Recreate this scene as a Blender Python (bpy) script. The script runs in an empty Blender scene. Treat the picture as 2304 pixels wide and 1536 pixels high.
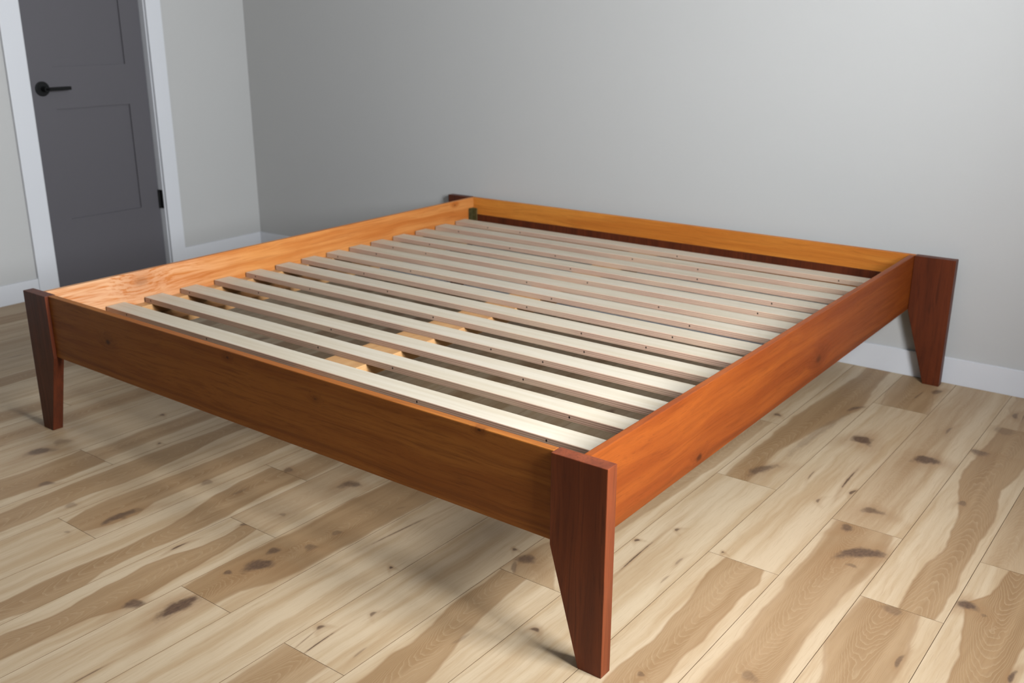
import bpy, bmesh, math, random
from mathutils import Matrix, Vector

S = bpy.context.scene
COL = S.collection
random.seed(7)

# ---------------------------------------------------------------- camera
cam_data = bpy.data.cameras.new('camera')
cam = bpy.data.objects.new('camera', cam_data)
COL.objects.link(cam)
S.camera = cam
cam_data.sensor_width = 36.0
cam_data.sensor_fit = 'HORIZONTAL'
cam_data.lens = 2222.63 / 2304 * 36
cam_data.shift_x = (1152 - 1106.94) / 2304
cam_data.shift_y = 0.0
cam_data.clip_start = 0.02
cam.matrix_world = (Matrix.Translation((2.9491, -1.4286, 1.2412)) @ Matrix((
    (0.7888132, -0.1871622, 0.5854435, 0),
    (0.6146131, 0.2478625, -0.7488758, 0),
    (-0.0049483, 0.9505443, 0.3105495, 0),
    (0, 0, 0, 1))))
cam_data.dof.use_dof = True
cam_data.dof.focus_distance = 2.0
cam_data.dof.aperture_fstop = 5.6

# ---------------------------------------------------------------- light
S.view_settings.view_transform = 'Standard'
S.view_settings.look = 'None'
S.view_settings.gamma = 1.0
S.view_settings.use_curve_mapping = False
S.view_settings.exposure = 0.0

world = bpy.data.worlds.new('world')
S.world = world
world.use_nodes = True
world.node_tree.nodes['Background'].inputs['Color'].default_value = (0.80, 0.88, 1.0, 1)
world.node_tree.nodes['Background'].inputs['Strength'].default_value = 0.6
world.cycles.sampling_method = 'NONE'      # the windows below carry the daylight
S.cycles.max_bounces = 6
S.cycles.diffuse_bounces = 1
S.cycles.glossy_bounces = 3

# the room's windows (outside the picture): sky light coming in through them
ROOM_R, ROOM_F, CEIL = 3.4, -4.6, 2.60
WIN_R = (-0.38, 0.50, 0.95, 2.25)      # y0 y1 z0 z1 in the right wall

def window_light(name, loc, rot, sx, sy, energy, col):
    d = bpy.data.lights.new(name, 'AREA')
    d.shape = 'RECTANGLE'
    d.size, d.size_y, d.energy, d.color = sx, sy, energy, col
    o = bpy.data.objects.new(name, d)
    COL.objects.link(o)
    o.location = loc
    o.rotation_euler = rot
    return o
# sky stand-in, yawed towards the back wall to brighten it against the floor
window_light('window_daylight', (ROOM_R + 0.45, (WIN_R[0] + WIN_R[1]) / 2 - 0.10, (WIN_R[2] + WIN_R[3]) / 2 + 0.05),
             (math.radians(90), 0, math.radians(90 - 20)), 1.45, WIN_R[3] - WIN_R[2] + 0.2, 470, (0.905, 0.955, 1.0))


# ---------------------------------------------------------------- helpers
def lin(r, g, b):
    f = lambda c: (c / 255 / 12.92) if c / 255 <= 0.04045 else ((c / 255 + 0.055) / 1.055) ** 2.4
    return (f(r), f(g), f(b), 1)

class NT:
    """small helper around a material's node tree"""
    def __init__(self, name):
        self.mat = bpy.data.materials.new(name)
        self.mat.use_nodes = True
        self.t = self.mat.node_tree
        self.t.nodes.clear()
    def n(self, kind, **kw):
        x = self.t.nodes.new(kind)
        for k, v in kw.items():
            setattr(x, k, v)
        return x
    def put(self, sock, v):
        if v is None:
            return
        if isinstance(v, bpy.types.NodeSocket):
            self.t.links.new(v, sock)
        else:
            if sock.type == 'RGBA' and not isinstance(v, (tuple, list)):
                v = (v, v, v, 1)
            sock.default_value = v
    def m(self, op, a, b=None, c=None, clamp=False):
        x = self.n('ShaderNodeMath', operation=op)
        x.use_clamp = clamp
        for i, v in enumerate((a, b, c)):
            if v is not None:
                self.put(x.inputs[i], v)
        return x.outputs[0]
    def vm(self, op, a, b=None):
        x = self.n('ShaderNodeVectorMath', operation=op)
        self.put(x.inputs[0], a)
        if b is not None:
            self.put(x.inputs[1], b)
        return x.outputs[0]
    def sep(self, v):
        x = self.n('ShaderNodeSeparateXYZ')
        self.put(x.inputs[0], v)
        return x.outputs
    def xyz(self, a, b, c):
        x = self.n('ShaderNodeCombineXYZ')
        for i, v in enumerate((a, b, c)):
            self.put(x.inputs[i], v)
        return x.outputs[0]
    def noise(self, v, scale=1.0, detail=2.0, rough=0.5, dist=0.0):
        x = self.n('ShaderNodeTexNoise')
        self.put(x.inputs['Vector'], v)
        x.inputs['Scale'].default_value = scale
        x.inputs['Detail'].default_value = detail
        x.inputs['Roughness'].default_value = rough
        x.inputs['Distortion'].default_value = dist
        return x.outputs['Fac']
    def mix(self, f, a, b, blend='MIX'):
        x = self.n('ShaderNodeMix', data_type='RGBA', blend_type=blend)
        self.put(x.inputs[0], f)
        self.put(x.inputs[6], a)
        self.put(x.inputs[7], b)
        return x.outputs[2]
    def step(self, v, a, b, lo=0.0, hi=1.0):
        x = self.n('ShaderNodeMapRange', interpolation_type='SMOOTHSTEP')
        self.put(x.inputs[0], v)
        self.put(x.inputs[1], a)
        self.put(x.inputs[2], b)
        self.put(x.inputs[3], lo)
        self.put(x.inputs[4], hi)
        return x.outputs[0]
    def attr(self, name, kind='GEOMETRY'):
        return self.n('ShaderNodeAttribute', attribute_name=name, attribute_type=kind)
    def out(self, col, rough=0.5, spec=0.5, bump=None, bstr=0.1, bdist=0.001, metal=0.0, coat=0.0):
        b = self.n('ShaderNodeBsdfPrincipled')
        self.put(b.inputs['Base Color'], col)
        self.put(b.inputs['Roughness'], rough)
        self.put(b.inputs['Specular IOR Level'], spec)
        b.inputs['Metallic'].default_value = metal
        b.inputs['Coat Weight'].default_value = coat
        b.inputs['Coat Roughness'].default_value = 0.25
        if bump is not None:
            u = self.n('ShaderNodeBump')
            u.inputs['Strength'].default_value = bstr
            u.inputs['Distance'].default_value = bdist
            self.put(u.inputs['Height'], bump)
            self.t.links.new(u.outputs[0], b.inputs['Normal'])
        o = self.n('ShaderNodeOutputMaterial')
        self.t.links.new(b.outputs[0], o.inputs[0])
        return self.mat

def mesh_obj(name, bm, mats, parent=None, smooth=False):
    me = bpy.data.meshes.new(name)
    bmesh.ops.recalc_face_normals(bm, faces=bm.faces)
    bm.to_mesh(me)
    bm.free()
    for mt in (mats if isinstance(mats, (list, tuple)) else [mats]):
        me.materials.append(mt)
    if smooth:
        for p in me.polygons:
            p.use_smooth = True
    o = bpy.data.objects.new(name, me)
    COL.objects.link(o)
    if parent is not None:
        o.parent = parent
        o.matrix_parent_inverse = parent.matrix_world.inverted()
    return o

def prism(bm, poly, axis, a, b):
    """extrude a 2D polygon (the two axes other than `axis`, in xyz order) from a to b"""
    def P(u, v, w):
        c = [u, v]
        c.insert(axis, w)
        return c
    v0 = [bm.verts.new(P(u, v, a)) for u, v in poly]
    v1 = [bm.verts.new(P(u, v, b)) for u, v in poly]
    n = len(poly)
    bm.faces.new(v0)
    bm.faces.new(v1[::-1])
    for i in range(n):
        bm.faces.new((v0[i], v1[i], v1[(i + 1) % n], v0[(i + 1) % n]))
    return v0 + v1

def box(bm, x0, x1, y0, y1, z0, z1):
    return prism(bm, [(x0, y0), (x1, y0), (x1, y1), (x0, y1)], 2, z0, z1)

def bevel(bm, w, seg=2):
    bmesh.ops.recalc_face_normals(bm, faces=bm.faces)
    bmesh.ops.bevel(bm, geom=list(bm.edges), offset=w, segments=seg, affect='EDGES', profile=0.6)

def cyl(bm, c0, c1, r, seg=20):
    c0, c1 = Vector(c0), Vector(c1)
    d = (c1 - c0).normalized()
    u = d.orthogonal().normalized()
    w = d.cross(u)
    ring = lambda c: [bm.verts.new(c + r * (math.cos(t) * u + math.sin(t) * w)) for t in (2 * math.pi * i / seg for i in range(seg))]
    a, b = ring(c0), ring(c1)
    bm.faces.new(a)
    bm.faces.new(b[::-1])
    for i in range(seg):
        bm.faces.new((a[i], b[i], b[(i + 1) % seg], a[(i + 1) % seg]))

def boxo(name, d, mats, parent=None, bv=0.0, seg=2):
    bm = bmesh.new()
    box(bm, *d)
    if bv:
        bevel(bm, bv, seg)
    return mesh_obj(name, bm, mats, parent)

def structure(o, label, cat):
    o['kind'] = 'structure'
    o['label'] = label
    o['category'] = cat
    return o

# ---------------------------------------------------------------- plain materials
def paint(name, c, rough, spec=0.4):
    t = NT(name)
    g = t.n('ShaderNodeNewGeometry').outputs['Position']
    big = t.noise(g, 1.3, 2, 0.5)
    col = t.mix(t.m('MULTIPLY', big, 0.10), lin(*c), lin(*[x * 0.93 for x in c]))
    return t.out(col, rough, spec)

M_WALL = paint('wall_paint', (203, 201, 198), 0.55, 0.35)
M_WALLD = paint('bounce_cut_paint', (84, 82, 84), 0.6, 0.3)  # made-up dark tone for the unseen walls, cuts their bounce light
M_CEIL = paint('ceiling_paint', (236, 236, 236), 0.9, 0.2)
M_TRIM = paint('trim_paint', (230, 230, 233), 0.38, 0.45)
M_DOOR = paint('door_paint', (98, 95, 99), 0.45, 0.4)
t = NT('black_metal')
M_BLACK = t.out(t.mix(t.noise(t.n('ShaderNodeNewGeometry').outputs['Position'], 90, 2), lin(9, 9, 10), lin(15, 15, 16)), 0.5, 0.25)
t = NT('subfloor_dark')
M_SUB = t.out(t.mix(t.noise(t.n('ShaderNodeNewGeometry').outputs['Position'], 9, 2), lin(70, 54, 40), lin(88, 68, 50)), 0.9, 0.1)
t = NT('plank_core')
M_CORE = t.out(t.mix(t.noise(t.n('ShaderNodeNewGeometry').outputs['Position'], 9, 2), lin(112, 88, 64), lin(128, 102, 76)), 0.9, 0.1)
t = NT('zinc_metal')
gp = t.n('ShaderNodeNewGeometry').outputs['Position']
M_ZINC = t.out(t.mix(t.noise(gp, 60, 3), lin(92, 88, 58), lin(150, 140, 100)), 0.35, 0.5, metal=0.8)
t = NT('window_pane')
mixs = t.n('ShaderNodeMixShader')
mixs.inputs[0].default_value = 0.06
t.t.links.new(t.n('ShaderNodeBsdfTransparent').outputs[0], mixs.inputs[1])
t.t.links.new(t.n('ShaderNodeBsdfGlossy').outputs[0], mixs.inputs[2])
t.t.links.new(mixs.outputs[0], t.n('ShaderNodeOutputMaterial').inputs[0])
M_PANE = t.mat

# ---------------------------------------------------------------- bed wood
def wood(name, axis, light, mid, dark, fig=1.0, rough=0.42, seed=0.0, knots=(), streak=0.5, dk=0.55, band=(), pore=0.35, spec=0.3, pale=None):
    """long-grained timber; `axis` is the grain axis, knots are (point, radius, strength) in bed space,
    band: darker stripes (coordinate axis, centre, half width, strength)"""
    t = NT(name)
    o = t.n('ShaderNodeTexCoord').outputs['Object']
    warp = t.noise(t.vm('MULTIPLY', o, [(2.2 if i == axis else 9.0) for i in range(3)]), 1, 2, 0.5)
    if knots:
        near = None
        for (p, r, s) in knots:
            d = t.vm('SUBTRACT', o, p)
            d = t.vm('MULTIPLY', d, [(1 / (r * 1.7) if i == axis else 1 / r) for i in range(3)])
            ln = t.n('ShaderNodeVectorMath', operation='LENGTH')
            t.put(ln.inputs[0], d)
            dist = t.m('ADD', ln.outputs['Value'], t.m('MULTIPLY', t.m('SUBTRACT', t.noise(o, 120, 2), 0.5), 0.7))
            k = t.m('MULTIPLY', t.step(dist, 1.3, 0.35), s)
            h = t.step(dist, 5.0, 0.6)
            near = (k, h) if near is None else (t.m('MAXIMUM', near[0], k), t.m('MAXIMUM', near[1], h))
        warp = t.m('ADD', warp, t.m('MULTIPLY', near[1], 0.35))
    s = t.sep(o)
    sv = t.xyz(t.m('ADD', s[0], seed), t.m('ADD', s[1], seed * 1.7), t.m('ADD', s[2], seed * 0.6))
    ofs = t.m('MULTIPLY', t.m('SUBTRACT', warp, 0.5), 0.045)
    sv = t.vm('ADD', sv, t.xyz(*[(0.0 if i == axis else ofs) for i in range(3)]))
    n1 = t.noise(t.vm('MULTIPLY', sv, [(1.3 if i == axis else 26.0) for i in range(3)]), 1, 3, 0.55)
    n2 = t.noise(t.vm('MULTIPLY', sv, [(5.0 if i == axis else 150.0) for i in range(3)]), 1, 3, 0.6)
    n3 = t.noise(t.vm('MULTIPLY', sv, [(22.0 if i == axis else 620.0) for i in range(3)]), 1, 2, 0.6)
    chat = t.noise(t.vm('MULTIPLY', sv, [(9.0 if i == axis else 5.0) for i in range(3)]), 1, 2, 0.5)
    c = t.mix(t.step(n1, 0.33, 0.67), light, mid)
    c = t.mix(t.m('MULTIPLY', t.step(n2, 0.45, 0.75), streak), c, dark)
    c = t.mix(t.m('MULTIPLY', t.step(chat, 0.35, 0.7), 0.22 * fig), c, mid)
    c = t.mix(t.m('MULTIPLY', t.step(n3, 0.56, 0.74), pore), c, [x * dk for x in dark[:3]] + [1])
    if pale:                     # a paler run towards one end: (axis, from, to, colour)
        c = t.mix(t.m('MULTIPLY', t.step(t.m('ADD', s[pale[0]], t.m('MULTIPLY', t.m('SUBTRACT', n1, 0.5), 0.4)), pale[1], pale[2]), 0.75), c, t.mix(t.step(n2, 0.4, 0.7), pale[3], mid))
    for (ax, cc, hw, st) in band:
        dd = t.m('ABSOLUTE', t.m('ADD', t.m('SUBTRACT', s[ax], cc), t.m('MULTIPLY', ofs, 0.8)))
        c = t.mix(t.m('MULTIPLY', t.step(dd, hw, hw * 0.3), st), c, dark)
    if knots:
        c = t.mix(t.m('MULTIPLY', near[1], 0.35), c, dark)
        c = t.mix(near[0], c, [x * 0.25 for x in dark[:3]] + [1])
    return t.out(c, t.m('ADD', rough, t.m('MULTIPLY', n2, 0.12)), spec)

OR_L, OR_M, OR_D = lin(226, 146, 74), lin(206, 122, 54), lin(158, 82, 34)
M_FOOT = wood('foot_rail_wood', 0, lin(176, 108, 44), lin(155, 88, 32), lin(108, 58, 20), seed=3.1,
              knots=(((0.43, 0.012, 0.368), 0.008, 0.8), ((0.98, 0.012, 0.436), 0.004, 0.8), ((1.79, 0.012, 0.449), 0.0035, 0.9),
                     ((1.30, 0.012, 0.40), 0.004, 0.5)), band=((2, 0.287, 0.008, 0.35),))
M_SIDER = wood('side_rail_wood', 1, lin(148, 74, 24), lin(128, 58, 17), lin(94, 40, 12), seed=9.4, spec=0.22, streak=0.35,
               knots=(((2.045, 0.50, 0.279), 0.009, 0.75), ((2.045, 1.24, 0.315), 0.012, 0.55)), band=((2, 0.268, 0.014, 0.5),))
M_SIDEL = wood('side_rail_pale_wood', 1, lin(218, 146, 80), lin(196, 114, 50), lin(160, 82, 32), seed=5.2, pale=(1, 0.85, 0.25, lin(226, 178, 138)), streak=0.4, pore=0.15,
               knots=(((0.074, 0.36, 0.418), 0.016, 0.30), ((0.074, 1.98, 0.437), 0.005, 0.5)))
M_HEAD = wood('head_rail_wood', 0, lin(222, 142, 58), lin(200, 116, 42), lin(156, 84, 28), seed=1.3, streak=0.4, pore=0.2)
M_LEG = wood('leg_wood', 2, lin(132, 64, 34), lin(108, 50, 27), lin(70, 32, 18), seed=6.6, streak=0.6, rough=0.38)
M_LEG2 = wood('leg_wood_dark', 2, lin(104, 48, 25), lin(84, 38, 20), lin(56, 25, 14), seed=2.6, streak=0.6, rough=0.38)  # darker copy of leg_wood; the shade on the left leg is in its colour
M_PINE = wood('cleat_pine', 1, lin(204, 158, 108), lin(192, 142, 92), lin(168, 118, 74), seed=4.4, streak=0.3, pore=0.1)

# plywood slat: pale birch face, layered edge
t = NT('slat_face')
o = t.n('ShaderNodeTexCoord').outputs['Object']
rnd = t.n('ShaderNodeObjectInfo').outputs['Random']
sv = t.vm('ADD', t.vm('MULTIPLY', o, (2.2, 55.0, 1)), t.xyz(t.m('MULTIPLY', rnd, 40.0), t.m('MULTIPLY', rnd, 17.0), 0))
a = t.noise(sv, 1, 3, 0.55)
b = t.noise(t.vm('MULTIPLY', sv, (7, 7, 1)), 1, 2, 0.6)
c = t.mix(t.step(a, 0.3, 0.72), lin(213, 201, 182), lin(204, 189, 165))
c = t.mix(t.m('MULTIPLY', t.step(b, 0.55, 0.8), 0.25), c, lin(188, 168, 142))
M_SLAT = t.out(c, 0.6, 0.15)
t = NT('slat_edge')
o = t.n('ShaderNodeTexCoord').outputs['Object']
s = t.sep(o)
zz = t.m('DIVIDE', t.m('SUBTRACT', s[2], 0.347), 0.018)
wob = t.m('MULTIPLY', t.m('SUBTRACT', t.noise(t.vm('MULTIPLY', o, (9, 3, 30)), 1, 2), 0.5), 0.10)
ply = t.m('FRACT', t.m('MULTIPLY', t.m('ADD', zz, wob), 3.5))
alt = t.step(ply, 0.38, 0.55)
fine = t.noise(t.vm('MULTIPLY', o, (4, 4, 420)), 1, 2, 0.6)
rnd = t.n('ShaderNodeObjectInfo').outputs['Random']
pk = t.noise(t.xyz(t.m('ADD', t.m('MULTIPLY', s[0], 2.5), t.m('MULTIPLY', rnd, 31.0)), s[1], t.m('MULTIPLY', s[2], 20)), 1, 2)
c = t.mix(alt, lin(222, 188, 164), lin(184, 148, 128))
c = t.mix(t.m('MULTIPLY', t.step(pk, 0.4, 0.65), 0.6), c, lin(220, 192, 164))
c = t.mix(t.m('MULTIPLY', t.step(fine, 0.5, 0.75), 0.32), c, lin(132, 102, 86))
vo = t.n('ShaderNodeTexVoronoi', voronoi_dimensions='1D')
t.put(vo.inputs['W'], t.m('ADD', s[0], t.m('MULTIPLY', rnd, 57.0)))
vo.inputs['Scale'].default_value = 1.7
ddx = t.m('DIVIDE', vo.outputs['Distance'], 1.7)
ddz = t.m('SUBTRACT', zz, 0.55)
rr = t.m('SQRT', t.m('ADD', t.m('MULTIPLY', ddx, ddx), t.m('MULTIPLY', t.m('MULTIPLY', ddz, ddz), 0.00018)))
hole = t.step(rr, 0.0030, 0.0016)
c = t.mix(hole, c, lin(34, 22, 18))
M_SLATE = t.out(c, 0.7, 0.2)

# ---------------------------------------------------------------- floor planks
NM = 6
t = NT('floor_plank')
P = t.n('ShaderNodeNewGeometry').outputs['Position']
s = t.sep(P)
seed = t.attr('seed', 'OBJECT').outputs['Fac']
tone = t.attr('tone', 'OBJECT').outputs['Fac']
heart = t.attr('heart', 'OBJECT').outputs['Fac']
edge = t.attr('edge', 'OBJECT').outputs['Fac']
ring_n = t.attr('rings', 'OBJECT').outputs['Fac']
lo = t.attr('lo').outputs['Fac']
hi = t.attr('hi').outputs['Fac']
px, py = s[0], s[1]
sp = t.xyz(px, py, seed)
# knots and cracks
mk = halo = None
kn = t.m('SUBTRACT', t.noise(t.vm('MULTIPLY', sp, (38, 24, 1)), 1, 3, 0.6), 0.5)
kn15 = t.m('MULTIPLY', kn, 1.6)
def dot(u, v):
    x = t.n('ShaderNodeVectorMath', operation='DOT_PRODUCT')
    t.put(x.inputs[0], u)
    t.put(x.inputs[1], v)
    return x.outputs['Value']
for i in range(NM):
    A = t.attr('mark_a%d' % i, 'OBJECT').outputs['Vector']
    dv = t.vm('SUBTRACT', P, A)
    along = dot(dv, t.attr('mark_b%d' % i, 'OBJECT').outputs['Vector'])
    cross = dot(dv, t.attr('mark_c%d' % i, 'OBJECT').outputs['Vector'])
    al2 = t.m('MULTIPLY', along, along)
    bend = t.m('MULTIPLY_ADD', al2, -0.5, t.m('ADD', cross, 0.25))
    r = t.m('ADD', t.m('SQRT', t.m('MULTIPLY_ADD', bend, bend, al2)), kn15)
    st_ = t.sep(A)[2]
    m_ = t.m('MULTIPLY', t.step(r, 1.45, 0.55), st_)
    h_ = t.m('MULTIPLY', t.step(r, 4.2, 0.8), st_)
    mk = m_ if mk is None else t.m('MAXIMUM', mk, m_)
    halo = h_ if halo is None else t.m('MAXIMUM', halo, h_)
# brown heartwood between the two wavering edges lo and hi
w1 = t.m('MULTIPLY', t.m('SUBTRACT', t.noise(t.vm('MULTIPLY', sp, (6, 9, 1)), 1, 2, 0.5), 0.5), 0.022)
w2 = t.m('MULTIPLY', t.m('SUBTRACT', t.noise(t.vm('MULTIPLY', sp, (6, 8, 2)), 1, 2, 0.5), 0.5), 0.022)
d = t.m('MINIMUM', t.m('ADD', t.m('SUBTRACT', px, lo), w1), t.m('ADD', t.m('SUBTRACT', hi, px), w2))
hm = t.m('MULTIPLY', t.step(d, t.m('MULTIPLY', edge, -1.0), edge), heart)
# cathedral growth rings
xc = t.m('MULTIPLY', t.m('ADD', lo, hi), 0.5)
ux = t.m('SUBTRACT', px, xc)
wv = t.noise(t.vm('MULTIPLY', sp, (14, 4, 3)), 1, 4, 0.55)
sgn = t.m('SUBTRACT', t.m('MULTIPLY', t.m('GREATER_THAN', t.m('FRACT', t.m('MULTIPLY', seed, 3.7)), 0.5), 2.0), 1.0)
field = t.m('ADD', t.m('MULTIPLY', py, sgn), t.m('MULTIPLY', t.m('MULTIPLY', ux, ux), 95.0))
field = t.m('ADD', field, t.m('MULTIPLY', wv, 0.20))
field = t.m('ADD', field, t.m('MULTIPLY', halo, 0.10))
rg = t.m('FRACT', t.m('MULTIPLY', field, ring_n))
rl = t.m('POWER', rg, 4.0)
# straight grain
st1 = t.noise(t.vm('MULTIPLY', t.vm('ADD', sp, t.xyz(w1, 0, 0)), (34, 1.6, 5)), 1, 3, 0.55)
st2 = t.noise(t.vm('MULTIPLY', t.vm('ADD', sp, t.xyz(w2, 0, 0)), (150, 5, 5)), 1, 3, 0.6)
st3 = t.noise(t.vm('MULTIPLY', t.vm('ADD', sp, t.xyz(w2, 0, 0)), (620, 18, 5)), 1, 2, 0.6)
sap = t.mix(t.step(st1, 0.34, 0.70), lin(200, 177, 146), lin(182, 154, 119))
sap = t.mix(t.m('MULTIPLY', t.step(tone, 0, 1), 0.8), sap, lin(170, 141, 107))
hw = t.mix(t.step(st1, 0.3, 0.7), lin(166, 134, 97), lin(147, 114, 78))
hw = t.mix(t.m('MULTIPLY', rl, 0.55), hw, lin(196, 170, 134))
hw = t.mix(t.m('MULTIPLY', t.step(rg, 0.35, 0.75), 0.20), hw, lin(132, 98, 64))
c = t.mix(hm, sap, hw)
# thin darker rim where heartwood meets sapwood
rim = t.m('MULTIPLY', t.m('MULTIPLY', t.step(t.m('ABSOLUTE', t.m('SUBTRACT', d, 0.001)), 0.006, 0.0), heart), 0.28)
c = t.mix(rim, c, lin(136, 98, 62))
c = t.mix(t.m('MULTIPLY', t.step(st2, 0.50, 0.78), 0.32), c, lin(164, 130, 94))
c = t.mix(t.m('MULTIPLY', t.step(st3, 0.55, 0.78), 0.28), c, lin(132, 102, 72))
c = t.mix(t.m('MULTIPLY', halo, 0.42), c, lin(146, 108, 70))
kcol = t.mix(t.noise(t.vm('MULTIPLY', sp, (160, 90, 1)), 1, 2), lin(60, 44, 34), lin(122, 94, 72))
c = t.mix(mk, c, kcol)
M_PLANK = t.out(c, t.m('ADD', 0.40, t.m('MULTIPLY', st2, 0.15)), 0.38)

# ---------------------------------------------------------------- floor figure
HEART = {   # plank -> (lower edge [(y, x)...], upper edge, strength, softness) of its brown heartwood
    '0a': ([(0.033, 2.109), (0.076, 2.113), (0.207, 2.117), (0.243, 2.112), (0.337, 2.11), (0.364, 2.105), (0.481, 2.087), (0.572, 2.094)],
        [(0.082, 2.199), (0.182, 2.197), (0.237, 2.202), (0.267, 2.202), (0.314, 2.196), (0.383, 2.201), (0.459, 2.196), (0.517, 2.203), (0.577, 2.194)], 0.85, 0.003),
    '0c': ([(1.832, 2.069), (2.047, 2.039)],
        [(1.807, 2.225), (2.087, 2.181)], 0.9, 0.02),
    '1a': ([(0.298, 2.264), (0.391, 2.259), (0.514, 2.259), (0.623, 2.244), (0.712, 2.249), (0.917, 2.242)],
        [(0.265, 2.379), (0.4, 2.368), (0.602, 2.374), (0.691, 2.387), (0.784, 2.4), (0.903, 2.381)], 0.85, 0.012),
    '1b': ([(1.458, 2.226), (1.797, 2.232), (2.127, 2.256)],
        [(1.217, 2.354), (1.544, 2.339), (1.953, 2.34)], 0.45, 0.03),
    '2a': ([(0.25, 2.446), (0.327, 2.427), (0.392, 2.408), (0.491, 2.405), (0.607, 2.414)],
        [(0.332, 2.553), (0.4, 2.554), (0.502, 2.551), (0.606, 2.532)], 0.9, 0.012),
    '2b': ([(0.623, 2.49), (0.658, 2.488), (0.76, 2.478), (0.823, 2.488), (0.926, 2.5), (1.061, 2.495), (1.243, 2.466), (1.281, 2.453), (1.307, 2.439), (1.379, 2.426), (1.453, 2.42), (1.547, 2.436), (1.619, 2.429), (1.716, 2.439), (1.831, 2.444), (1.919, 2.431), (2.079, 2.416)],
        [(0.647, 2.562), (0.755, 2.574), (0.853, 2.563), (0.98, 2.561), (1.134, 2.569), (1.348, 2.545), (1.348, 2.541), (1.491, 2.554), (1.56, 2.56)], 0.95, 0.004),
    '3a': ([(0.423, 2.649), (0.478, 2.642), (0.529, 2.642), (0.597, 2.625), (0.663, 2.614), (0.708, 2.585), (0.755, 2.623), (0.813, 2.641), (0.926, 2.649)],
        [(0.48, 2.742), (0.541, 2.738), (0.62, 2.74), (0.758, 2.737), (0.918, 2.683)], 1.1, 0.003),
    '3b': ([(1.099, 2.583), (1.567, 2.554)],
        [(1.04, 2.684), (1.47, 2.661)], 0.6, 0.03),
    '-1b': ([(1.016, 1.893), (1.519, 1.885), (2.045, 1.92)],
        [(1.023, 1.96), (1.258, 1.947), (1.577, 1.998), (1.735, 2.033), (2.052, 2)], 1, 0.01),
    '-1a': ([(0.236, 1.892), (0.451, 1.881)],
        [(0.234, 1.896), (0.449, 1.885)], 0, 0.01),
    '-2b': ([(0.211, 1.727), (0.272, 1.697), (0.885, 1.78), (1.137, 1.805)],
        [(0.219, 1.847), (0.266, 1.798), (0.814, 1.839), (1.061, 1.846), (1.457, 1.842)], 0.75, 0.006),
    '-2a': ([(-0.301, 1.729), (-0.191, 1.718), (-0.086, 1.72), (-0.014, 1.7), (0.065, 1.698), (0.19, 1.697)],
        [(-0.192, 1.836), (-0.123, 1.814), (-0.088, 1.797), (-0.014, 1.791), (0.047, 1.78), (0.101, 1.77), (0.212, 1.771)], 0.9, 0.004),
    '-3a': ([(-0.358, 1.522), (-0.32, 1.516)],
        [(-0.367, 1.644), (-0.303, 1.639)], 0.8, 0.01),
    '-5b': ([(-0.273, 1.167), (-0.167, 1.151), (-0.045, 1.158), (0.066, 1.173), (0.261, 1.154), (0.356, 1.172)],
        [(-0.237, 1.275), (-0.161, 1.313), (-0.016, 1.319), (0.196, 1.326)], 1, 0.008),
    '-6a': ([(-0.655, 1.015), (-0.526, 1.033), (-0.407, 1.015), (-0.258, 1.01), (-0.137, 1.042), (-0.021, 1.036)],
        [(-0.694, 1.091), (-0.495, 1.105), (-0.434, 1.128), (-0.399, 1.151), (-0.355, 1.118), (-0.305, 1.113), (-0.26, 1.111), (-0.111, 1.096), (-0.021, 1.08)], 0.95, 0.003),
    '-7a': ([(-0.589, 0.884), (-0.449, 0.88), (-0.331, 0.89), (-0.183, 0.889), (-0.127, 0.888), (-0.022, 0.856), (0.064, 0.828), (0.099, 0.825), (0.238, 0.821), (0.352, 0.816)],
        [(-0.626, 0.956), (-0.502, 0.99), (-0.377, 0.951), (-0.26, 0.947), (-0.129, 0.96), (-0.041, 0.965), (0.048, 0.948), (0.156, 0.939), (0.25, 0.952)], 0.95, 0.005),
    '-8b': ([(-0.297, 0.657), (-0.228, 0.633), (-0.139, 0.629), (-0.022, 0.635), (0.205, 0.645)],
        [(-0.289, 0.735), (-0.199, 0.768), (-0.159, 0.768), (-0.109, 0.742), (-0.032, 0.74), (0.13, 0.742)], 0.95, 0.005),
    '-9a': ([(-0.383, 0.474), (-0.243, 0.464), (-0.14, 0.46), (0.08, 0.459), (0.344, 0.464)],
        [(-0.432, 0.572), (-0.326, 0.566), (-0.238, 0.555), (-0.184, 0.56), (-0.041, 0.57), (0.096, 0.558), (0.295, 0.527)], 0.95, 0.005),
    '-10a': ([(-0.282, 0.274), (-0.141, 0.28), (-0.028, 0.27)],
        [(-0.342, 0.392), (-0.263, 0.399), (-0.167, 0.405), (-0.058, 0.399)], 0.95, 0.006),
}
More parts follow.
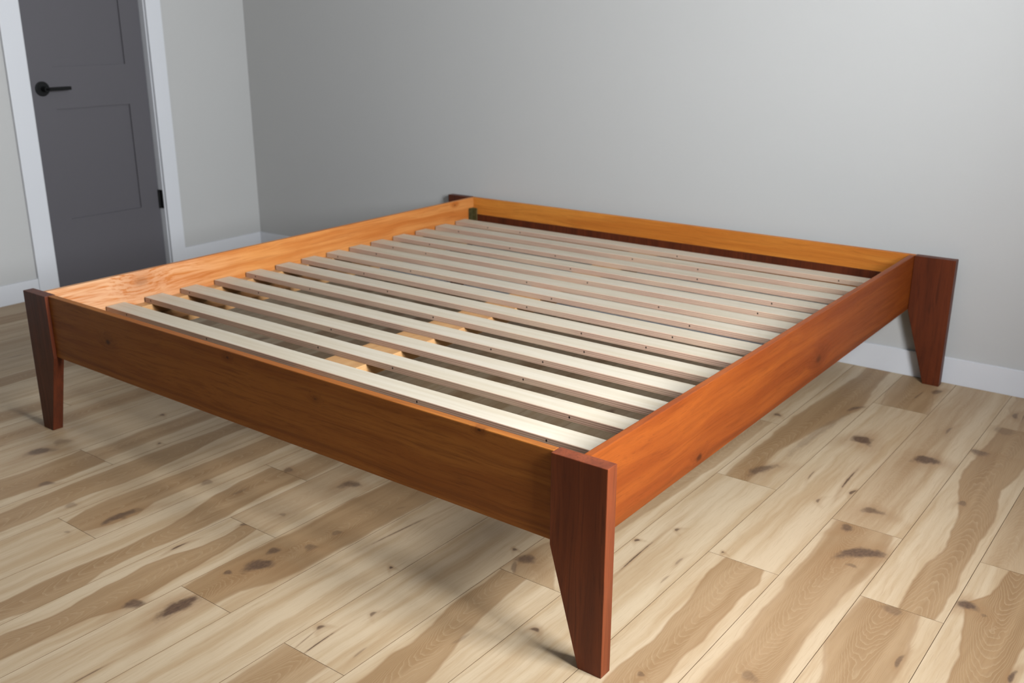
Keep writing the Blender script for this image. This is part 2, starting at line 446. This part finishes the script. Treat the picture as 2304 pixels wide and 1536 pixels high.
MARKS = [   # knots and cracks: x, y, half length, half width, angle, strength
    (2.156, 0.061, 0.006, 0.006, 0.92, 0.6), (2.078, 0.597, 0.004, 0.004, 0.92, 0.9), (2.183, 1.183, 0.0633, 0.0025, -0.04, 0.9), (2.219, 1.111, 0.0156, 0.004, 0.2, 0.9),
    (2.089, 1.144, 0.0317, 0.002, -0.07, 0.6), (2.163, 1.005, 0.0139, 0.004, -0.1, 0.7), (2.122, 1.48, 0.0303, 0.022, 1.67, 0.95), (2.201, 1.596, 0.009, 0.009, 1.26, 0.8),
    (2.275, 0.901, 0.0209, 0.01, 2.88, 0.8), (2.345, 0.793, 0.0547, 0.016, 0.81, 0.95), (2.347, 0.726, 0.0133, 0.006, 1.6, 0.5), (2.329, 0.185, 0.0131, 0.012, 1.06, 0.45),
    (2.295, 1.03, 0.0266, 0.012, 1.05, 0.75), (2.321, 1.446, 0.0362, 0.018, 1.05, 0.95), (2.314, 1.72, 0.0279, 0.004, 0.04, 0.6), (2.481, 0.591, 0.0201, 0.012, 2.17, 0.5),
    (2.549, 0.414, 0.0225, 0.004, -0.03, 0.7), (2.474, 1.22, 0.01, 0.01, 1.53, 0.6), (2.434, 1.596, 0.0195, 0.016, 0.42, 0.7), (2.457, 1.819, 0.0278, 0.02, 0.25, 0.4),
    (2.607, 0.712, 0.0224, 0.012, 1.36, 0.95), (2.741, 0.5, 0.0239, 0.004, 0.03, 0.95), (2.647, 0.694, 0.006, 0.006, 0.92, 0.5), (1.882, 0.521, 0.0073, 0.004, 0.48, 0.95),
    (1.919, 0.454, 0.0716, 0.0018, -0.03, 0.95), (1.936, 0.63, 0.0081, 0.004, 0.01, 0.8), (2.013, 0.497, 0.0199, 0.003, 0.01, 0.45), (2.024, 0.403, 0.0203, 0.002, 0.01, 0.4),
    (1.901, 0.057, 0.0089, 0.006, 1.32, 0.95), (1.962, 1.091, 0.0482, 0.012, 0.32, 0.8), (2.018, 1.727, 0.0315, 0.008, 0.42, 0.8), (1.998, 1.467, 0.1941, 0.01, 0.08, 0.3),
    (1.833, 1.519, 0.0097, 0.008, 1.29, 0.8), (1.714, 0.275, 0.0263, 0.014, 1.13, 0.9), (1.711, 0.238, 0.0267, 0.005, -0.53, 0.6), (1.666, 0.299, 0.005, 0.005, 0.6, 0.9),
    (1.569, -0.256, 0.0419, 0.0015, -0.05, 0.95), (1.53, -0.218, 0.0089, 0.005, 0.12, 0.9), (1.584, -0.112, 0.0085, 0.004, -0.08, 0.7), (1.537, -0.265, 0.0347, 0.001, -0.16, 0.6),
    (1.661, -0.23, 0.0197, 0.002, -0.09, 0.4), (1.796, -0.066, 0.0248, 0.004, -3.01, 0.3), (1.377, 0.2, 0.088, 0.0018, 0.1, 0.7), (1.483, 0.052, 0.005, 0.005, 0.44, 0.95),
    (1.295, 0.288, 0.0129, 0.003, 0.35, 0.3), (1.226, -0.134, 0.0362, 0.016, 0.61, 0.95), (1.192, -0.2, 0.0101, 0.008, 0.81, 0.8), (1.2, -0.067, 0.0163, 0.01, 0.31, 0.8),
    (1.259, 0.002, 0.0148, 0.01, 0.23, 0.6), (1.258, 0.09, 0.0134, 0.008, 0.33, 0.5), (1.221, -0.357, 0.0513, 0.014, 0.06, 1), (1.283, -0.61, 0.0349, 0.0015, 0, 0.7),
    (1.28, -0.267, 0.0331, 0.003, -0.14, 0.6), (1.132, -0.413, 0.0224, 0.012, 0.7, 0.9), (0.995, -0.196, 0.0231, 0.0025, 0.02, 1), (1.033, -0.028, 0.0086, 0.005, 0.53, 0.8),
    (1.084, 0.304, 0.0269, 0.014, 0.69, 0.8), (1.072, 0.071, 0.0092, 0.006, 1.54, 0.4), (0.737, -0.195, 0.0492, 0.01, 0.06, 0.9), (0.734, -0.194, 0.0165, 0.012, 1.08, 0.7),
    (0.754, 0.068, 0.0146, 0.01, 0.49, 0.45), (0.578, -0.242, 0.0157, 0.01, 0.56, 0.4), (0.4, -0.213, 0.0201, 0.01, 0.45, 0.7), (0.705, -0.327, 0.0088, 0.005, 1.2, 0.4),
    (0.412, 0.147, 0.0052, 0.005, 0.32, 0.8), (0.176, -0.108, 0.0381, 0.014, 0.33, 0.85), (0.163, -0.033, 0.0245, 0.015, 0.07, 0.4), (0.219, 0.289, 0.0072, 0.006, 0.92, 0.9),
    (0.878, 0.261, 0.0137, 0.012, 0.68, 0.6), (0.874, 0.084, 0.0226, 0.006, -3.11, 0.4),
]

# ================================================================ the room
YW, XW, WA = 2.164, -1.5154, 0.009
WM = Matrix.Translation((1, YW, 0)) @ Matrix.Rotation(WA, 4, 'Z') @ Matrix.Translation((-1, -YW, 0))
def wl(o):
    """place an object drawn in the room's own axes (the room stands half a degree off the bed)"""
    if o.parent is None:
        o.matrix_world = WM
    return o

# ---- floor: every board its own piece on a dark underlay
floor = structure(boxo('floor', (-1.80, ROOM_R + 0.2, ROOM_F - 0.1, 2.20, -0.04, -0.012), M_SUB),
                  'pale knotty wood plank floor running toward the back wall', 'floor')
PW, PL, X0 = 0.1790, 1.237, 2.048
JOINT = {0: .580, 1: .929, 2: .610, 3: .929, -1: .997, -2: .2075, -3: -.302, -4: .55, -5: -.301, -6: -.0215,
         -7: .246, -8: -.300, -9: .62, -10: -.0275, -11: .40, -12: .78, -13: .15, -14: .52, -15: -.10}
def interp(L, y):
    if y <= L[0][0]:
        return L[0][1]
    for (a, b), (c, d) in zip(L, L[1:]):
        if y <= c:
            return b + (d - b) * (y - a) / max(c - a, 1e-6)
    return L[-1][1]
def plank(k, y0, y1, key):
    rng = random.Random(k * 101 + int(round(y0 * 50)))
    xa, xb = X0 + k * PW, X0 + (k + 1) * PW
    if key in HEART:
        L, Hh, heart, edge = HEART[key]
        nsec = 18
        tone = rng.uniform(0.0, 0.22)
        ymin, ymax = min(L[0][0], Hh[0][0]), max(L[-1][0], Hh[-1][0])
    else:
        nsec = 7
        heart = rng.choice((0.0, 0.5, 0.9, 0.95, 0.25))
        edge = rng.choice((0.004, 0.01, 0.02))
        tone = rng.uniform(0.05, 0.55)
        if k in (-1, -4, -3) or key in ('0b', '-5a', '-8a'):
            heart, tone = 0.0, 0.05
        if key in ('-6b',):
            heart, tone = 0.4, 0.3
        c, w = rng.uniform(0.35, 0.65), rng.uniform(0.18, 0.34)
        L = [(y0 + (y1 - y0) * i / 5, xa + PW * (c - w + rng.uniform(-.10, .10))) for i in range(6)]
        Hh = [(y0 + (y1 - y0) * i / 5, xa + PW * (c + w + rng.uniform(-.10, .10))) for i in range(6)]
    g, b, h = 0.0004, 0.0003, 0.012
    bm = bmesh.new()
    la, ha = bm.verts.layers.float.new('lo'), bm.verts.layers.float.new('hi')
    prof = [(xa + g, -h), (xa + g, -b), (xa + g + b, 0), (xb - g - b, 0), (xb - g, -b), (xb - g, -h)]
    rows = []
    for i in range(nsec + 1):
        y = y0 + 0.0005 + (y1 - y0 - 0.0010) * i / nsec
        row = [bm.verts.new((x, y, z)) for x, z in prof]
        for v in row:
            v[la], v[ha] = interp(L, y), interp(Hh, y)
        rows.append(row)
    for r0, r1 in zip(rows, rows[1:]):
        for j in range(5):
            bm.faces.new((r0[j], r0[j + 1], r1[j + 1], r1[j])).material_index = 0 if j == 2 else 1
    bm.faces.new(rows[0]).material_index = 1
    bm.faces.new(rows[-1][::-1]).material_index = 1
    o = mesh_obj('plank', bm, [M_PLANK, M_CORE], floor)      # printed face, brown core at the edges
    o['seed'] = rng.uniform(0, 30)
    o['tone'], o['heart'], o['edge'] = float(tone), float(heart), float(edge)
    o['rings'] = rng.uniform(26, 40)
    mine = [m for m in MARKS if xa - 0.004 < m[0] < xb + 0.004 and y0 < m[1] < y1]
    if not mine and rng.random() < 0.7 and (y1 < -0.6 or k > 3 or k < -9 or y0 > 0.4):
        mine = [(rng.uniform(xa + .03, xb - .03), rng.uniform(y0 + .1, y1 - .1), rng.uniform(.012, .035), rng.uniform(.006, .012), rng.uniform(-.3, .3), .7)]
        if rng.random() < 0.5:
            mine.append((rng.uniform(xa + .03, xb - .03), rng.uniform(y0 + .1, y1 - .1), rng.uniform(.03, .06), .002, rng.uniform(-.08, .08), .7))
    for i in range(NM):
        m = mine[i] if i < len(mine) else (0, 0, 1, 1, 0, 0)
        o['mark_a%d' % i] = [float(m[0]), float(m[1]), float(m[5])]
        ca, sa = math.cos(m[4]), math.sin(m[4])
        m = m[:3] + (m[3] * (1.35 if m[3] > 0.008 else 1.1),) + m[4:]
        o['mark_b%d' % i] = [sa / m[2], ca / m[2], 0.0]
        o['mark_c%d' % i] = [ca / m[3], -sa / m[3], 0.0]
for k in range(-21, 10):
    j0 = JOINT.get(k, random.uniform(0, PL))
    j = j0
    while j > ROOM_F:
        j -= PL
    xm = X0 + (k + .5) * PW
    end = YW + (xm - 1) * WA - 0.003
    while j < end:
        a, b = max(j, ROOM_F - 0.05), min(j + PL, end)
        if b - a > 0.01:
            s_ = chr(ord('b') + int(round((j - j0) / PL)))
            plank(k, a, b, '%d%s' % (k, s_))
        j += PL

# ---- walls and ceiling
DY0, DY1, DH = 0.926, 1.553, 2.045          # door opening in the left wall
structure(wl(boxo('wall_back', (XW - 0.15, ROOM_R + 0.3, YW, YW + 0.12, 0, CEIL), M_WALL)),
          'plain light grey painted wall behind the head of the bed', 'wall')
bm = bmesh.new()
box(bm, XW - 0.12, XW, ROOM_F - 0.2, DY0 - 0.018, 0, CEIL)
box(bm, XW - 0.12, XW, DY1 + 0.018, YW, 0, CEIL)
box(bm, XW - 0.12, XW, DY0 - 0.018, DY1 + 0.018, DH + 0.018, CEIL)
structure(wl(mesh_obj('wall_left', bm, M_WALL)), 'light grey painted wall around the dark grey door', 'wall')
bm = bmesh.new()
y0, y1, z0, z1 = WIN_R
box(bm, ROOM_R, ROOM_R + 0.12, ROOM_F - 0.2, y0, 0, CEIL)
box(bm, ROOM_R, ROOM_R + 0.12, y1, YW + 0.2, 0, CEIL)
box(bm, ROOM_R, ROOM_R + 0.12, y0, y1, 0, z0)
box(bm, ROOM_R, ROOM_R + 0.12, y0, y1, z1, CEIL)
structure(mesh_obj('wall_right', bm, M_WALLD), 'painted wall with a window on the right of the room', 'wall')
structure(boxo('wall_front', (XW - 0.15, ROOM_R + 0.12, ROOM_F - 0.12, ROOM_F, 0, CEIL), M_WALLD),
          'unseen wall behind the camera, darkened to cut bounce light', 'wall')
structure(boxo('ceiling', (XW - 0.2, ROOM_R + 0.15, ROOM_F - 0.2, YW + 0.2, CEIL, CEIL + 0.1), M_CEIL), 'white painted ceiling of the bedroom', 'ceiling')

def window(name, axis, pos, a0, a1, z0, z1, label):
    def d(u0, u1, w0, w1, v0, v1):
        return (w0, w1, u0, u1, v0, v1) if axis == 0 else (u0, u1, w0, w1, v0, v1)
    s_ = 1 if axis == 0 else -1
    lo_, hi_ = sorted((pos + s_ * 0.02, pos + s_ * 0.08))
    bm = bmesh.new()
    f = 0.045
    box(bm, *d(a0, a0 + f, lo_, hi_, z0, z1))
    box(bm, *d(a1 - f, a1, lo_, hi_, z0, z1))
    box(bm, *d(a0 + f, a1 - f, lo_, hi_, z0, z0 + f))
    box(bm, *d(a0 + f, a1 - f, lo_, hi_, z1 - f, z1))
    box(bm, *d((a0 + a1) / 2 - .02, (a0 + a1) / 2 + .02, lo_, hi_, z0 + f, z1 - f))
    w = structure(mesh_obj(name, bm, M_TRIM), label, 'window')
    m_ = (lo_ + hi_) / 2
    boxo('pane', d(a0 + f, (a0 + a1) / 2 - .02, m_ - .002, m_ + .002, z0 + f, z1 - f), M_PANE, w)
    boxo('pane', d((a0 + a1) / 2 + .02, a1 - f, m_ - .002, m_ + .002, z0 + f, z1 - f), M_PANE, w)
window('window_1', 0, ROOM_R, *WIN_R, 'white framed window in the right wall')

# ---- baseboards
BH, BT = 0.094, 0.012
structure(wl(boxo('baseboard_back', (XW, ROOM_R, YW - BT, YW, 0, BH), M_TRIM, bv=0.0015)), 'white baseboard along the back wall behind the bed', 'baseboard')
CL, CR = (0.825, 0.922), (1.558, 1.642)      # door casing, along the left wall
structure(wl(boxo('baseboard_left', (XW, XW + BT, CR[1], YW - BT, 0, BH), M_TRIM, bv=0.0015)),
          'short white baseboard between the door casing and the corner', 'baseboard')
structure(wl(boxo('baseboard_left', (XW, XW + BT, ROOM_F, CL[0], 0, BH), M_TRIM, bv=0.0015)),
          'white baseboard on the near side of the grey door', 'baseboard')

# ---- door with casing
structure(wl(boxo('trim_1', (XW, XW + 0.017, CL[0], CL[1], 0, DH + 0.005), M_TRIM, bv=0.002)), 'white flat casing on the handle side of the door', 'trim')
structure(wl(boxo('trim_2', (XW, XW + 0.017, CR[0], CR[1], 0, DH + 0.005), M_TRIM, bv=0.002)), 'white flat casing on the hinge side of the door', 'trim')
structure(wl(boxo('trim_3', (XW, XW + 0.017, CL[0], CR[1], DH + 0.005, DH + 0.1), M_TRIM, bv=0.002)), 'white flat casing above the door', 'trim')
bm = bmesh.new()
box(bm, XW - 0.12, XW, DY0 - 0.018, DY0, 0, DH + 0.018)
box(bm, XW - 0.12, XW, DY1, DY1 + 0.018, 0, DH + 0.018)
box(bm, XW - 0.12, XW, DY0, DY1, DH, DH + 0.018)
box(bm, XW - 0.11, XW - 0.075, DY0, DY0 + 0.012, 0, DH)
box(bm, XW - 0.11, XW - 0.075, DY1 - 0.012, DY1, 0, DH)
structure(wl(mesh_obj('trim_4', bm, M_TRIM)), 'white door jamb lining the doorway', 'trim')
DX = XW - 0.034
door = bpy.data.objects.new('door_1', None)
COL.objects.link(door)
door.matrix_world = WM @ Matrix.Translation((DX, (DY0 + DY1) / 2, 0.008))
structure(door, 'dark grey panelled interior door with black lever handle', 'door')
bpy.context.view_layer.update()
def dpart(name, bm, mat, parent=None, smooth=False):
    """a part drawn in room axes, parented to the door"""
    o = mesh_obj(name, bm, mat, None, smooth)
    o.data.transform(WM)
    p = parent or door
    o.parent = p
    o.matrix_parent_inverse = p.matrix_world.inverted()
    return o
yl, yr = DY0 + 0.003, DY1 - 0.003
pl, pr = 2.1562 - 1.098, 2.1562 - 0.714
PAN = ((0.334, 0.850), (1.040, 1.900))
def dbox(name, d, bv=0.0, mat=None):
    bm = bmesh.new()
    box(bm, *d)
    if bv:
        bevel(bm, bv, 1)
    return dpart(name, bm, mat or M_DOOR)
dbox('stile', (DX - 0.035, DX, yl, pl, 0.01, DH - 0.004))
dbox('stile', (DX - 0.035, DX, pr, yr, 0.01, DH - 0.004))
for a, b in ((0.01, PAN[0][0]), (PAN[0][1], PAN[1][0]), (PAN[1][1], DH - 0.004)):
    dbox('rail', (DX - 0.035, DX, pl, pr, a, b))
for a, b in PAN:
    dbox('panel', (DX - 0.028, DX - 0.009, pl, pr, a, b))
# lever handle
hy, hz = 1.000, 0.946
bm = bmesh.new()
cyl(bm, (DX, hy, hz), (DX + 0.010, hy, hz), 0.033, 32)
bevel(bm, 0.002, 2)
rose = dpart('lever_handle', bm, M_BLACK, smooth=False)
rose['label'] = 'black lever handle with round rosette'
bm = bmesh.new()
cyl(bm, (DX + 0.010, hy, hz), (DX + 0.050, hy, hz), 0.011, 20)
bm2 = bmesh.new()
dpart('neck', bm, M_BLACK, rose)
bm2.free()
bm = bmesh.new()
box(bm, DX + 0.038, DX + 0.050, hy - 0.012, hy + 0.118, hz - 0.009, hz + 0.007)
bevel(bm, 0.003, 2)
dpart('lever', bm, M_BLACK, rose)
for hz0 in (0.316, 1.66):
    bm = bmesh.new()
    cyl(bm, (DX + 0.004, DY1 - 0.004, hz0), (DX + 0.004, DY1 - 0.004, hz0 + 0.095), 0.0065, 16)
    hg = dpart('hinge', bm, M_BLACK)
    hg['label'] = 'black butt hinge'
    bm = bmesh.new()
    box(bm, DX + 0.004, XW - 0.004, DY1 - 0.002, DY1 + 0.0005, hz0, hz0 + 0.095)
    dpart('hinge_leaf', bm, M_BLACK, hg)

# ================================================================ the bed
BW, BL, LH, LT = 2.1008, 2.14, 0.4541, 0.0336
WLEG, WFOOT, ZT = 0.1274, 0.0552, 0.2566
RH, RZ0 = 0.4538, 0.2595
bed = bpy.data.objects.new('bed_frame', None)
COL.objects.link(bed)
bed.location = (BW / 2, BL / 2, 0)
bed['label'] = 'orange-brown wooden platform bed frame with dark tapered legs and pale plywood slats'
bed['category'] = 'bed'
bpy.context.view_layer.update()

def leg(xi, xo, y0, y1, mat):
    """xo: plumb outer edge, xi: inner edge that tapers in below the rail"""
    s_ = 1 if xi > xo else -1
    bm = bmesh.new()
    prism(bm, [(xo, 0), (xo, LH), (xi, LH), (xi, ZT), (xo + s_ * WFOOT, 0)], 1, y0, y1)
    bevel(bm, 0.0018, 2)
    return mesh_obj('leg', bm, mat, bed)
leg(WLEG, 0.0, 0.0, LT, M_LEG2)
leg(BW - WLEG, BW, 0.0, LT, M_LEG)
HL, HR = (-0.0716, 0.0558), (2.0455, 2.1814)
leg(HL[1], HL[0], BL - LT, BL, M_LEG2)
leg(HR[0], HR[1], BL - LT, BL, M_LEG2)
for o_ in bed.children:
    o_['label'] = 'dark red-brown tapered leg'

FR0, FR1 = 0.0106, 0.0306
RT = 0.018
fr = boxo('foot_rail', (WLEG, BW - WLEG, FR0, FR1, RZ0, RH), M_FOOT, bed, 0.0025)
hd = boxo('head_rail', (HL[1], HR[0], BL - 0.024, BL - 0.004, RZ0, RH), M_HEAD, bed, 0.0025)
SL, SR = 0.0565, 2.0445
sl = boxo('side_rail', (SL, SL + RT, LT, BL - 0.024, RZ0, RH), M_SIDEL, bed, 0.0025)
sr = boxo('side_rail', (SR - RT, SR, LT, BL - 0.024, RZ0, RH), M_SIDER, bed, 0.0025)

# slat supports: a cleat and a ledge board along each side rail, a beam down the middle
ZS = 0.347
for s_, xi in ((1, SL + RT), (-1, SR - RT)):
    a, b = sorted((xi, xi + s_ * 0.043))
    boxo('cleat', (a, b, FR1, BL - 0.033, ZS - 0.037, ZS), M_PINE, bed, 0.0015)
    a, b = sorted((xi, xi + s_ * 0.138))
    boxo('ledge', (a, b, FR1, BL - 0.024, ZS - 0.057, ZS - 0.037), M_PINE, bed, 0.0015)
hc = boxo('cleat', (SL + RT, SR - RT, BL - 0.032, BL - 0.024, ZS - 0.017, 0.379), M_LEG2, bed, 0.001)
hc['label'] = 'dark strip along the head rail'
boxo('centre_beam', (0.988, 1.112, FR1, BL - 0.033, ZS - 0.038, ZS), M_PINE, bed, 0.002)

# corner brackets at the head
for s_, xi in ((1, SL + RT), (-1, SR - RT)):
    yb = BL - 0.032
    a, b = sorted((xi, xi + s_ * 0.0035))
    bm = bmesh.new()
    box(bm, a, b, yb - 0.032, yb, 0.330, 0.408)
    br = mesh_obj('corner_bracket', bm, M_ZINC, bed)
    br['label'] = 'dull brass corner bracket'
    a, b = sorted((xi, xi + s_ * 0.028))
    boxo('flange', (a, b, yb - 0.0035, yb, 0.330, 0.408), M_ZINC, br, 0.0008, 1)
    for zz_ in (0.352, 0.392):
        bm = bmesh.new()
        cyl(bm, (xi + s_ * 0.0035, yb - 0.018, zz_), (xi + s_ * 0.0065, yb - 0.018, zz_), 0.0045, 12)
        mesh_obj('screw', bm, M_ZINC, br)

# fourteen slats
SLATS = (.221, .363, .503, .645, .784, .922, 1.051, 1.182, 1.306, 1.430, 1.563, 1.703, 1.836, 1.977)
bm = bmesh.new()
box(bm, 0.080, 2.022, 0, 0.068, ZS, ZS + 0.018)
bevel(bm, 0.001, 1)
bm.normal_update()
for f in bm.faces:
    f.material_index = 0 if abs(f.normal.z) > 0.8 else 1
first = mesh_obj('slat', bm, [M_SLAT, M_SLATE], bed)
base = first.matrix_parent_inverse.copy()
for i, y in enumerate(SLATS):
    o_ = first if i == 0 else first.copy()
    if i:
        COL.objects.link(o_)
        o_.parent = bed
        o_.matrix_parent_inverse = base
    o_.location = (random.uniform(-.0015, .0015), y, 0)
    if i == len(SLATS) - 1:
        o_.rotation_euler.z = 0.004
        o_.location.y -= 0.001
    o_['label'] = 'pale plywood slat'
